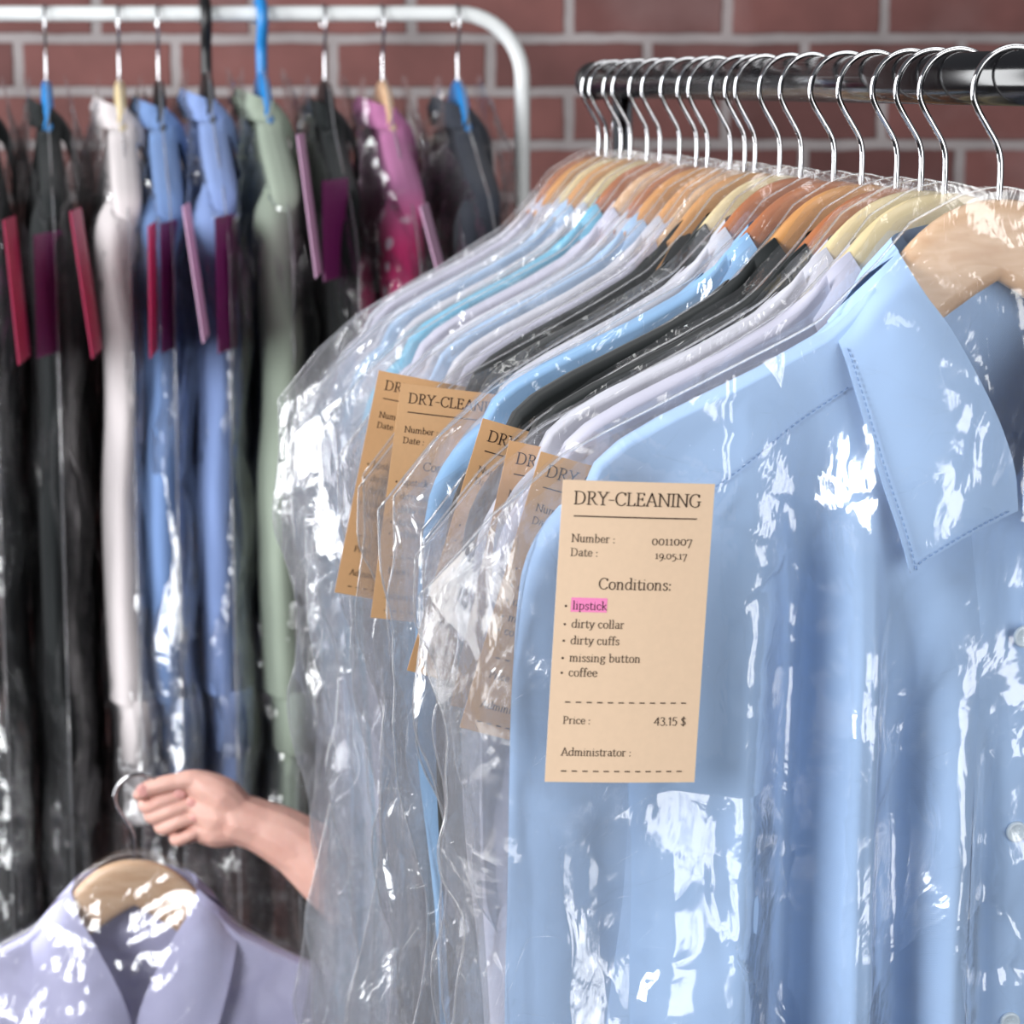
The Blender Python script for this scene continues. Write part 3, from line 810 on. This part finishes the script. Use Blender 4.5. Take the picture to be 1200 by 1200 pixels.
def build_bag(me, loc, rz, sy, label, group=None, mat=None):
    o = add('garment_bag', me, None, mat or M['film'])
    BAGN[0] += 1; sx = 1.02 if BAGN[0] == 1 else (.89 if BAGN[0] < 7 or BAGN[0] > 20 else .86) + .08 * ((BAGN[0] * .618) % 1)
    o.location = loc; o.rotation_euler = (0, 0, rz); o.scale = (sx, sy, 1)
    tag(o, label, 'garment bag', group)
    add('sealed_edge', SEAM[me['seam']], o, M['seam'])
    return o

def build_tag(loc, rot, label, group='drycleaning tags on the bags', mat=None):
    root = add('drycleaning_tag', TAG[0], None, mat or M['tag'])
    root.location = loc; root.rotation_euler = rot
    tag(root, label, 'tag', group)
    add('printed_text', TAG[1], root)
    if mat is not M['tag']: return root
    mk = add('highlight_mark', TAG[2], root); mk['label'] = 'pink highlighter mark over the word lipstick'
    return root

# ------------------------------------------------------------------ the room
def plane(name, pts, mat):
    me = mesh_from(name, pts, [(0, 1, 2, 3)], mat, smooth=False)
    o = add(name, me); o['kind'] = 'structure'
    return o
WALL_Y = 3.72
w = plane('wall_back', [(-4, 0, 0), (4, 0, 0), (4, 0, 3.2), (-4, 0, 3.2)], M['brick'])
w.location = (0, WALL_Y, 0)
# slide the brick pattern so that joints fall as in the photograph
for v in w.data.vertices: v.co.x += BX if 'BX' in globals() else 0
f = plane('floor', [(-4, -2.5, 0), (4, -2.5, 0), (4, WALL_Y, 0), (-4, WALL_Y, 0)], M['floor'])

# ------------------------------------------------------------------ front rack: black rail running into depth
AZ = math.atan(655 / 3041.4)
DV = Vector((-math.sin(AZ), math.cos(AZ), 0)); LX = Vector((math.cos(AZ), math.sin(AZ), 0))
P0 = Vector((.2396, 1.268, 1.6035))     # rail axis at the nearest hanger
BAR_R = .0135
def t_of(px):
    r = (px - 600) / 3041.4
    return (P0.x - r * P0.y) / (-DV.x + r * DV.y)

T_END = t_of(684)
rack = empty('black_clothes_rail', (P0 + LX * HOOK_CX + DV * .35).xy.to_3d(), AZ, 'black tubular clothes rail crowded with bagged shirts, at the right', 'clothes rail')
off = -.35
mb = MB(); mb.tube([(0, off - .45, P0.z), (0, off + T_END - .012, P0.z)], BAR_R, 32); add('rail', mb.mesh('rail', M['black_gloss']), rack)
mb = MB()
ye = off + T_END
mb.tube([(0, ye - .022, P0.z), (0, ye - .021, P0.z), (0, ye - .004, P0.z), (0, ye, P0.z)], [.0137, .0152, .0152, .0125], 32); add('end_cap', mb.mesh('end_cap', M['black_plastic']), rack)
for yy in (off + t_of(720), off - .42):
    mb = MB(); mb.tube([(0, yy, .03), (0, yy, P0.z - .0125)], .0085, 20)
    add('post', mb.mesh('post', M['chrome']), rack)
    mb = MB(); mb.tube([(-.25, yy, .02), (.25, yy, .02)], .015, 16); add('foot', mb.mesh('foot', M['black_plastic']), rack)
mb = MB(); mb.tube([(0, off + t_of(720), .035), (0, off - .42, .035)], .011, 16); add('base_bar', mb.mesh('base_bar', M['black_plastic']), rack)

STEMS = [1175, 1110, 1082, 1053, 1012, 979, 940, 915, 886, 874, 857, 830, 817, 797, 774, 759, 739, 728, 711, 702]
CLOTHS = ['blue', 'lilacwhite', 'white', 'black', 'black', 'sky', 'white', 'black', 'black', 'lilacwhite', 'white', 'paleblue', 'white', 'lilacwhite', 'cyan', 'white', 'paleblue', 'white', 'lilacwhite', 'white']
WOODS = ['wood_pale', 'wood_yellow', 'wood_yellow', 'wood_dark', 'wood_honey', 'wood_dark', 'wood_dark', 'wood_yellow', 'wood_honey', 'wood_pale', 'wood_honey', 'wood_honey', 'wood_dark', 'wood_pale', 'wood_dark', 'wood_yellow', 'wood_honey', 'wood_yellow', 'wood_honey', 'wood_dark']
COLNAME = {'blue': 'light blue', 'lilacwhite': 'lilac white', 'white': 'white', 'black': 'black', 'sky': 'sky blue', 'paleblue': 'pale blue', 'cyan': 'turquoise'}
WNAME = {'wood_pale': 'pale beech', 'wood_yellow': 'yellowish', 'wood_dark': 'reddish brown', 'wood_honey': 'honey coloured'}
ORD = ['nearest', 'second', 'third', 'fourth', 'fifth', 'sixth', 'seventh', 'eighth', 'ninth', 'tenth', 'eleventh', 'twelfth', 'thirteenth', 'fourteenth', 'fifteenth', 'sixteenth', 'seventeenth', 'third from last', 'second from last', 'farthest']
YAW = [0, 1.5, -1, 1.0, 2.0, -1.5, 1.0, 0, 2.5, 0, -2, 1, 0, -1, 1, 0, -1, 0, 0, 0]
TS = [t_of(p) for p in STEMS]
HANG_Z = P0.z + BAR_R + .0016 - HOOK_TOP     # apex height
def wherephrase(i):
    if i == 0: return 'nearest on the black rail'
    if i == 19: return 'at the far end of the black rail'
    if i >= 17: return ORD[i] + ' on the black rail'
    return ORD[i] + ' from the near end of the black rail'
for i, t in enumerate(TS):
    rz = AZ + math.radians(YAW[i])
    lx = Vector((math.cos(rz), math.sin(rz), 0))
    loc = P0 + DV * t
    loc.z = HANG_Z
    gap = min([abs(t - u) for j, u in enumerate(TS) if j != i])
    sy = 1.0 if i == 0 else max(.5, min(1.15, gap / .036))
    wp = wherephrase(i)
    hg = build_hanger(loc, rz, M[WOODS[i]], f'{WNAME[WOODS[i]]} wooden hanger with chrome hook, {wp}', 'hangers on the black rail')
    S = SET1 if i == 0 else SETS[i % 3]
    sh = build_shirt(S, CLOTHS[i], loc, rz, sy, f'{COLNAME[CLOTHS[i]]} shirt in clear film, {wp}', 'bagged shirts on the black rail', detail=(i == 0))
    build_bag(BAG1 if i == 0 else BAGS[i % 5], loc, rz, sy, f'clear bag over {COLNAME[CLOTHS[i]]} shirt, {wp}', 'clear bags on the black rail', M['film_near'] if i == 0 else M['film'])

    if i > 5: hg.scale = (.92, 1, 1); sh.scale = (.92, sy, 1)

# tags: where the ray of the photo's tag corner meets the plane of that garment's bag
def on_hanger(i, px, py, yoff):
    rz = AZ + math.radians(YAW[i]); n = Vector((-math.sin(rz), math.cos(rz), 0))
    o = P0 + DV * TS[i]; q = o + n * yoff
    cam = Vector((0, 0, HC)); d = at(px, py, 1.0) - cam
    k = (q - cam).dot(n) / d.dot(n)
    return cam + d * k
TAGS = [  # hanger, top-left pixel, tilt in degrees, distance in front of the hanger
    (0, (660, 562), 3.5, -.046, 'tan drycleaning tag with pink marked lipstick line, on front of the nearest blue shirt bag'),
    (1, (634, 529), 17, -.030, 'tan drycleaning tag peeking out directly behind the fully visible front tag'),
    (3, (597, 516), 13, -.030, 'tan drycleaning tag almost hidden, just behind and above the second tag'),
    (4, (566, 490), 17.5, -.028, 'tan drycleaning tag lying over the shoulder of the nearer black shirt'),
    (7, (470, 449), 8, -.026, 'tan drycleaning tag showing most of its heading, second farthest along the black rail'),
    (9, (444, 434), 12, -.022, 'tan drycleaning tag farthest along the black rail, half behind another tag'),
]
for (i, (px, py), tilt, yo, lab) in TAGS:
    p = on_hanger(i, px, py, yo)
    rz = AZ + math.radians(YAW[i]); th = math.radians(tilt)
    Rm = Matrix.Rotation(rz, 3, 'Z') @ Matrix.Rotation(th, 3, 'Y')
    loc = p + Rm @ Vector((TW / 2, 0, 0))
    build_tag(loc, Rm.to_euler(), lab, mat=M['tag'] if i == 0 else M['tag_warm'])

# stitching on the nearest shirt: yoke seam and collar edge
def dashes_along(pts, step=.0032, ln=.0019, w=.00035):
    mb = MB()
    pts = [Vector(p) for p in pts]; acc = 0
    for a, b in zip(pts[:-1], pts[1:]):
        L = (b - a).length; d = (b - a) / L
        u = -acc
        while u < L:
            if u >= 0: mb.tube([a + d * u, a + d * (u + ln)], w, 5)
            u += step
        acc = (acc + L) % step
    return mb
def shirt_front_y(x, z):
    x = np.array([x]); z = np.array([z]); t = (z - front_top(x)) / (-.80 - front_top(x))
    return -float(torso_y(x, z, t, SET1['D'], .205)[0] + fold_field(x, z, FRONT_FOLDS)[0])
SHIRT1 = next(o for o in bpy.data.objects if o.name == 'dress_shirt')
yk = [(x, shirt_front_y(x, z) - .0012, z) for x, z in zip(np.linspace(-.082, -.188, 40), np.linspace(-.090, -.164, 40))]
st = add('stitching', dashes_along(yk).mesh('stitching', M['stitch']), [c for c in SHIRT1.children if c.name.startswith('shirt_body')][0])
fo, ou = leaf_curves(-1, SET1['D'])
edge = [o_ * .955 + f_ * .045 + np.array([0, -.0016, 0]) for f_, o_ in zip(fo, ou)][6:]
lastf, lasto = fo[-1], ou[-1]; prevf, prevo = fo[-2], ou[-2]
bottom = []
for kk in np.linspace(.955, .1, 24):
    a_ = (lastf * (1 - kk) + lasto * kk) * .8 + (prevf * (1 - kk) + prevo * kk) * .2
    bottom.append(a_ + np.array([0, -.006 * math.sin(PI * min(1, kk * 1.15)) * .5 - .0012, .003 * math.sin(PI * kk) + .0015]))
lf = [c for c in SHIRT1.children if c.name.startswith('collar_leaf')][0]
add('stitching', dashes_along(list(edge) + bottom).mesh('stitching', M['stitch']), lf)
# ------------------------------------------------------------------ white rack behind
ZR = 2.80
bar = at(300, 16, ZR); BY, BZ = bar.y, bar.z
xr = at(612, 16, ZR).x
xl = at(-420, 16, ZR).x
RB = .0085
r2 = empty('white_clothes_rack', (0, BY, 0), 0, 'white tubular clothes rack with rounded corner, before the brick wall', 'clothes rack')
R = .070
path = [(xr, 0, .03)] + [(xr, 0, z) for z in np.linspace(.4, BZ - R, 5)] + [(xr - R + R * math.cos(a), 0, BZ - R + R * math.sin(a)) for a in np.linspace(0, PI / 2, 12)[1:]]
path += [(x, 0, BZ) for x in np.linspace(xr - R, xl + R, 8)[1:]] + [(xl + R - R * math.sin(a), 0, BZ - R + R * math.cos(a)) for a in np.linspace(0, PI / 2, 12)[1:]] + [(xl, 0, .03)]
mb = MB(); mb.tube(path, RB, 20); add('frame_tube', mb.mesh('frame_tube', M['white_paint']), r2)
for xx in (xr, xl):
    mb = MB(); mb.tube([(xx, -.25, .02), (xx, .25, .02)], .012, 14); add('foot', mb.mesh('foot', M['white_paint']), r2)
mb = MB(); mb.tube([(xl, 0, .25), (xr, 0, .25)], .008, 14); add('lower_bar', mb.mesh('lower_bar', M['white_paint']), r2)

# px, cloth, kind, wood, hook, label colour
LEFT = [
 (-22, 'black', 1, 'black_plastic', 'long', 'black coat cut off by the picture edge', 12),
 (52, 'black', 0, 'blue_plastic', 'long', 'black coat on a blue topped hanger', 11),
 (138, 'cream', 0, 'wood_yellow', 'long', 'cream shirt on a yellow wooden hanger', 10),
 (184, 'steel', 1, 'black_plastic', 'long', 'steel blue shirt on a dark hanger', 10),
 (240, 'peri', 2, 'black_plastic', 'thickblack', 'periwinkle blue shirt under a thick black hook', 11),
 (305, 'sage', 0, 'blue_plastic', 'thickblue', 'sage green shirt under a thick blue hook', 12),
 (379, 'black', 1, 'black_plastic', 'long', 'black coat right of the sage shirt', 11),
 (447, 'mauve', 1, 'wood_pale', 'long', 'mauve and pink blouse on a wooden hanger', 11),
 (535, 'charcoal', 2, 'blue_plastic', 'long', 'charcoal shirt on a blue hanger, nearest the white post', 10),
]
LEFTLOC = []
for i, (px, cloth, var, wd, hk, lab, yaw) in enumerate(LEFT):
    rz = math.radians(90 + yaw)
    ext = {'long': .008, 'thickblack': .004, 'thickblue': .004}[hk]
    hr = {'long': .0017, 'thickblack': .0062, 'thickblue': .0062}[hk]
    lx = Vector((math.cos(rz), math.sin(rz), 0))
    bx = at(px, 16, ZR).x
    loc = Vector((bx, BY, BZ + RB + hr - (HOOK_TOP + ext))) - lx * HOOK_CX
    LEFTLOC.append((loc, rz))
    hm = {'long': M['chrome'], 'thickblack': M['black_plastic'], 'thickblue': M['blue_plastic']}[hk]
    build_hanger(loc, rz, M[wd], 'hanger holding the ' + lab.split(' on a')[0].split(' under')[0].split(' cut')[0] + ' on the white rack' + (' by the picture edge' if i == 0 else ''), 'hangers on the white rack', {'long': HOOK_LONG}.get(hk, HOOK_THICK), hm, name='clothes_hanger')
    coat = cloth == 'black'
    S = COATS[var % 2] if coat else SETS[var]
    nm = 'coat' if coat else ('blouse' if cloth == 'mauve' else 'dress_shirt')
    build_shirt(S, cloth, loc, rz, 1.0 if coat else 1.35, 'blurred ' + lab, 'bagged garments on the white rack', False, nm, 'coat' if coat else ('blouse' if cloth == 'mauve' else 'shirt'))
    build_bag(BAGC[var % 2] if coat else BAGS[(i + 2) % 5], loc, rz, 1.1 if coat else 1.5, 'clear plastic bag over the ' + lab, 'clear bags on the white rack', M['film_far'])

def slim_card(px0, py0, px1, py1, zc, wpx, mat, label, depth=.09):
    """a stiff card seen nearly edge on: top at px0,py0, foot at px1,py1, showing wpx pixels of its face"""
    a = at(px0, py0, zc); b = at(px1, py1, zc)
    ax = (b - a)
    vw = Vector((a.x, a.y, 0)).normalized()              # sight line
    side = Vector((vw.y, -vw.x, 0))
    wv = vw * math.sqrt(max(0, depth ** 2 - (wpx / F * zc) ** 2)) + side * (wpx / F * zc)
    n = ax.cross(wv).normalized() * .0006
    pts = [a, a + wv, b + wv, b]
    cen = sum(pts, Vector()) / 4
    vs = [p - cen - n for p in pts] + [p - cen + n for p in pts]
    me = mesh_from('paper_card', vs, [(3, 2, 1, 0), (4, 5, 6, 7), (0, 1, 5, 4), (1, 2, 6, 5), (2, 3, 7, 6), (3, 0, 4, 7)], mat, False)
    o = add('paper_card', me); o.location = cen
    tag(o, label, 'card', 'cards on the white rack bags')
    return o
ZF = 2.47
slim_card(4, 258, 22, 428, ZF, 14, M['crimson'], 'crimson card on the black coat at the picture edge')
slim_card(82, 248, 108, 420, ZF, 13, M['crimson'], 'crimson card on the black coat with blue topped hanger')
slim_card(174, 265, 176, 420, ZF, 9, M['crimson'], 'crimson card between cream and steel blue shirts')
slim_card(214, 242, 238, 402, ZF, 8, M['pink_card'], 'pale pink card on the steel blue shirt')
slim_card(348, 158, 370, 326, ZF, 8, M['pink_card'], 'pale pink card on the sage green shirt')
slim_card(492, 242, 512, 318, ZF, 9, M['pink_card'], 'pale pink card on the mauve blouse')
slim_card(40, 275, 44, 420, ZF + .08, 34, M['purple'], 'purple card inside the bag of the blue topped black coat')
slim_card(188, 262, 190, 414, ZF + .08, 22, M['purple'], 'purple card between the steel blue and periwinkle shirts')
slim_card(252, 255, 256, 415, ZF + .08, 26, M['purple'], 'purple card beside the periwinkle blue shirt')
slim_card(378, 212, 380, 330, ZF + .08, 30, M['purple'], 'purple card in the bag of the coat right of the sage shirt')

# ------------------------------------------------------------------ hand holding out one more bagged shirt
ZH = 2.15
ap = at(157, 1006, ZH)
rzh = math.radians(2)
build_hanger(ap, rzh, M['wood_pale'], 'pale wooden hanger held up by a hand, lower left', None, HOOK, M['chrome'])
build_shirt(SETH, 'lilac', ap, rzh, 1.0, 'pale lilac shirt on the hanger held up by a hand', None, True)
build_bag(BAGH, ap, rzh, 1.0, 'clear plastic bag over the pale lilac shirt held by a hand', None, M['film_near'])

def hand():
    """right-hand side arm coming in from the right, palm to the camera, pinching the hook"""
    s = 3.333
    def p(cx, cy, d=0.0):                    # crop pixels of the close view -> world, d cm toward the camera
        return at(cx / s, 850 + cy / s, ZH - d / 100)
    cm = lambda *r: [x / 100 for x in r]
    limbs = [
      # forearm, wrist, palm
      ([p(3000, 150, -14), p(2500, 620, -8), p(1980, 960), p(1500, 720), p(1180, 480), p(1020, 395), p(930, 365)], cm(5.2, 4.8, 4.3, 3.9, 2.75, 2.3, 2.25)),
      ([p(960, 375, -.2), p(860, 340, -.3), p(780, 300, -.6), p(735, 270, -.9)], cm(2.2, 2.35, 1.9, 1.3)),
      ([p(930, 385, 0), p(850, 400, -.2), p(770, 400, -.6)], cm(1.9, 1.75, 1.2)),
      ([p(930, 340, .2), p(870, 280, .5), p(800, 240, .6), p(755, 222, .6)], cm(1.7, 1.75, 1.4, 1.05)),
      # thumb
      ([p(830, 250, .6), p(760, 215, .8), p(690, 222, .9), p(640, 232, .9), p(580, 248, .8), p(543, 272, .7)], cm(1.3, .95, .78, .80, .76, .55)),
      # index .. little: knuckle (far side) -> middle joint -> tip turned back toward the palm
      ([p(760, 235, -1.2), p(650, 262, -1.0), p(575, 300, -.5), p(580, 318, .1), p(630, 300, .55), p(712, 270, .7)], cm(1.1, .80, .70, .66, .62, .52)),
      ([p(770, 290, -1.3), p(680, 320, -1.1), p(600, 345, -.5), p(606, 356, .1), p(670, 335, .6), p(755, 306, .7)], cm(1.1, .85, .74, .70, .65, .52)),
      ([p(775, 350, -1.3), p(700, 375, -1.1), p(635, 388, -.5), p(645, 400, .1), p(700, 378, .6), p(765, 362, .65)], cm(1.1, .82, .72, .68, .62, .50)),
      ([p(785, 400, -1.1), p(730, 430, -.9), p(690, 440, -.4), p(700, 446, .1), p(745, 428, .45), p(785, 410, .5)], cm(1.0, .75, .64, .60, .55, .45)),
    ]
    bm = bmesh.new()
    for path, rad in limbs:
        pp = catmull([tuple(q) for q in path], 18 if len(rad) > 6 else 9)
        rr = np.interp(np.linspace(0, len(rad) - 1, len(pp)), range(len(rad)), rad)
        for q, r in zip(pp, rr):
            bmesh.ops.create_icosphere(bm, subdivisions=2, radius=float(r), matrix=Matrix.Translation(Vector(q)))
    me = bpy.data.meshes.new('hand_raw'); bm.to_mesh(me); bm.free()
    o = bpy.data.objects.new('hand_raw', me); COL.objects.link(o)
    # dense sphere chains: connect with a voxel remesh, then relax
    r = o.modifiers.new('r', 'REMESH'); r.mode = 'VOXEL'; r.voxel_size = .0011
    sm = o.modifiers.new('s', 'SMOOTH'); sm.factor = .5; sm.iterations = 9
    dg = bpy.context.evaluated_depsgraph_get()
    me2 = bpy.data.meshes.new_from_object(o.evaluated_get(dg))
    bpy.data.objects.remove(o)
    me2.polygons.foreach_set('use_smooth', [True] * len(me2.polygons))
    org = p(1020, 395)
    me2.transform(Matrix.Translation(-org))
    me2.materials.clear(); me2.materials.append(M['skin'])
    root = add('person_arm', me2); root.location = org
    tag(root, 'bare forearm and hand of a person pinching the hook of the held hanger', 'person')
    # nails
    for (cx, cy, d, ang, w, l) in ((556, 256, 1.42, 62, .46, .58), (702, 270, 1.24, 12, .36, .5), (752, 304, 1.24, 12, .36, .5), (763, 362, 1.17, 8, .34, .46)):
        b = bmesh.new(); bmesh.ops.create_uvsphere(b, u_segments=16, v_segments=10, radius=1)
        nm = bpy.data.meshes.new('fingernail'); b.to_mesh(nm); b.free()
        nm.polygons.foreach_set('use_smooth', [True] * len(nm.polygons))
        nm.transform(Matrix.Rotation(math.radians(ang), 4, 'Y') @ Matrix.Diagonal((l / 100, .0011, w / 100, 1)))
        n = add('fingernail', nm, root, M['nail']); n.location = p(cx, cy, d) - org
def skin_mat():
    m, nt = new_mat('skin'); L = nt.links.new
    out = N(nt, 'ShaderNodeOutputMaterial'); b = N(nt, 'ShaderNodeBsdfPrincipled')
    tc = N(nt, 'ShaderNodeTexCoord'); nz = N(nt, 'ShaderNodeTexNoise'); nz.inputs['Scale'].default_value = 45; nz.inputs['Detail'].default_value = 5
    L(tc.outputs['Object'], nz.inputs['Vector'])
    mx = N(nt, 'ShaderNodeMix', data_type='RGBA'); mx.inputs[6].default_value = srgb(216, 156, 142); mx.inputs[7].default_value = srgb(242, 198, 182)
    L(nz.outputs['Fac'], mx.inputs[0]); L(mx.outputs[2], b.inputs['Base Color'])
    b.inputs['Roughness'].default_value = .5; b.inputs['Subsurface Weight'].default_value = .15; b.inputs['Subsurface Radius'].default_value = (.01, .004, .002)
    bp = N(nt, 'ShaderNodeBump'); bp.inputs['Strength'].default_value = .15; bp.inputs['Distance'].default_value = .002
    n2 = N(nt, 'ShaderNodeTexNoise'); n2.inputs['Scale'].default_value = 220; L(tc.outputs['Object'], n2.inputs['Vector']); L(n2.outputs['Fac'], bp.inputs['Height']); L(bp.outputs[0], b.inputs['Normal'])
    L(b.outputs[0], out.inputs[0])
    return m
M['skin'] = skin_mat()
M['nail'] = simple('nail', srgb(236, 172, 164), .25)
hand()

# ------------------------------------------------------------------ light
def area(name, loc, target, sx, sy, power, col=(1, 1, 1)):
    ld = bpy.data.lights.new(name, 'AREA'); ld.shape = 'RECTANGLE'; ld.size = sx; ld.size_y = sy; ld.energy = power; ld.color = col
    o = bpy.data.objects.new(name, ld); COL.objects.link(o)
    o.location = loc; o.rotation_euler = (Vector(target) - Vector(loc)).to_track_quat('-Z', 'Y').to_euler()
    return o
area('softbox_right', (1.40, -.70, 1.50), (.1, 1.3, 1.35), 1.4, 1.8, 40, (1, .99, .97))
area('softbox_left', (-1.8, .2, 1.95), (0, 1.5, 1.4), 1.0, 1.4, 74, (.97, .985, 1))
area('softbox_side', (-1.9, 2.15, 1.6), (-.4, 2.6, 1.3), .7, 1.7, 42, (.97, .985, 1))
area('softbox_top', (.5, 1.2, 2.75), (.0, 1.9, 1.3), 1.2, 1.0, 9)
wd = bpy.data.worlds.new('room_ambient'); sc.world = wd; wd.use_nodes = True
wd.node_tree.nodes['Background'].inputs[0].default_value = (.80, .84, .92, 1)
wd.node_tree.nodes['Background'].inputs[1].default_value = .16

# ------------------------------------------------------------------ camera
cd = bpy.data.cameras.new('camera'); cam = bpy.data.objects.new('camera', cd); COL.objects.link(cam)
cam.location = (0, 0, HC); cam.rotation_euler = (PI / 2 - PITCH, 0, 0)
cd.sensor_width = 36; cd.sensor_fit = 'HORIZONTAL'; cd.lens = F / 1200 * 36
cd.dof.use_dof = True; cd.dof.focus_distance = 1.36; cd.dof.aperture_fstop = 14
cd.clip_start = .05; cd.clip_end = 50
sc.camera = cam

sc.view_settings.view_transform = 'Standard'
sc.view_settings.look = 'None'
sc.view_settings.exposure = 0.0
sc.cycles.transparent_max_bounces = 36
sc.cycles.max_bounces = 6
sc.cycles.diffuse_bounces = 3
sc.cycles.glossy_bounces = 3
sc.cycles.caustics_reflective = False
sc.cycles.caustics_refractive = False
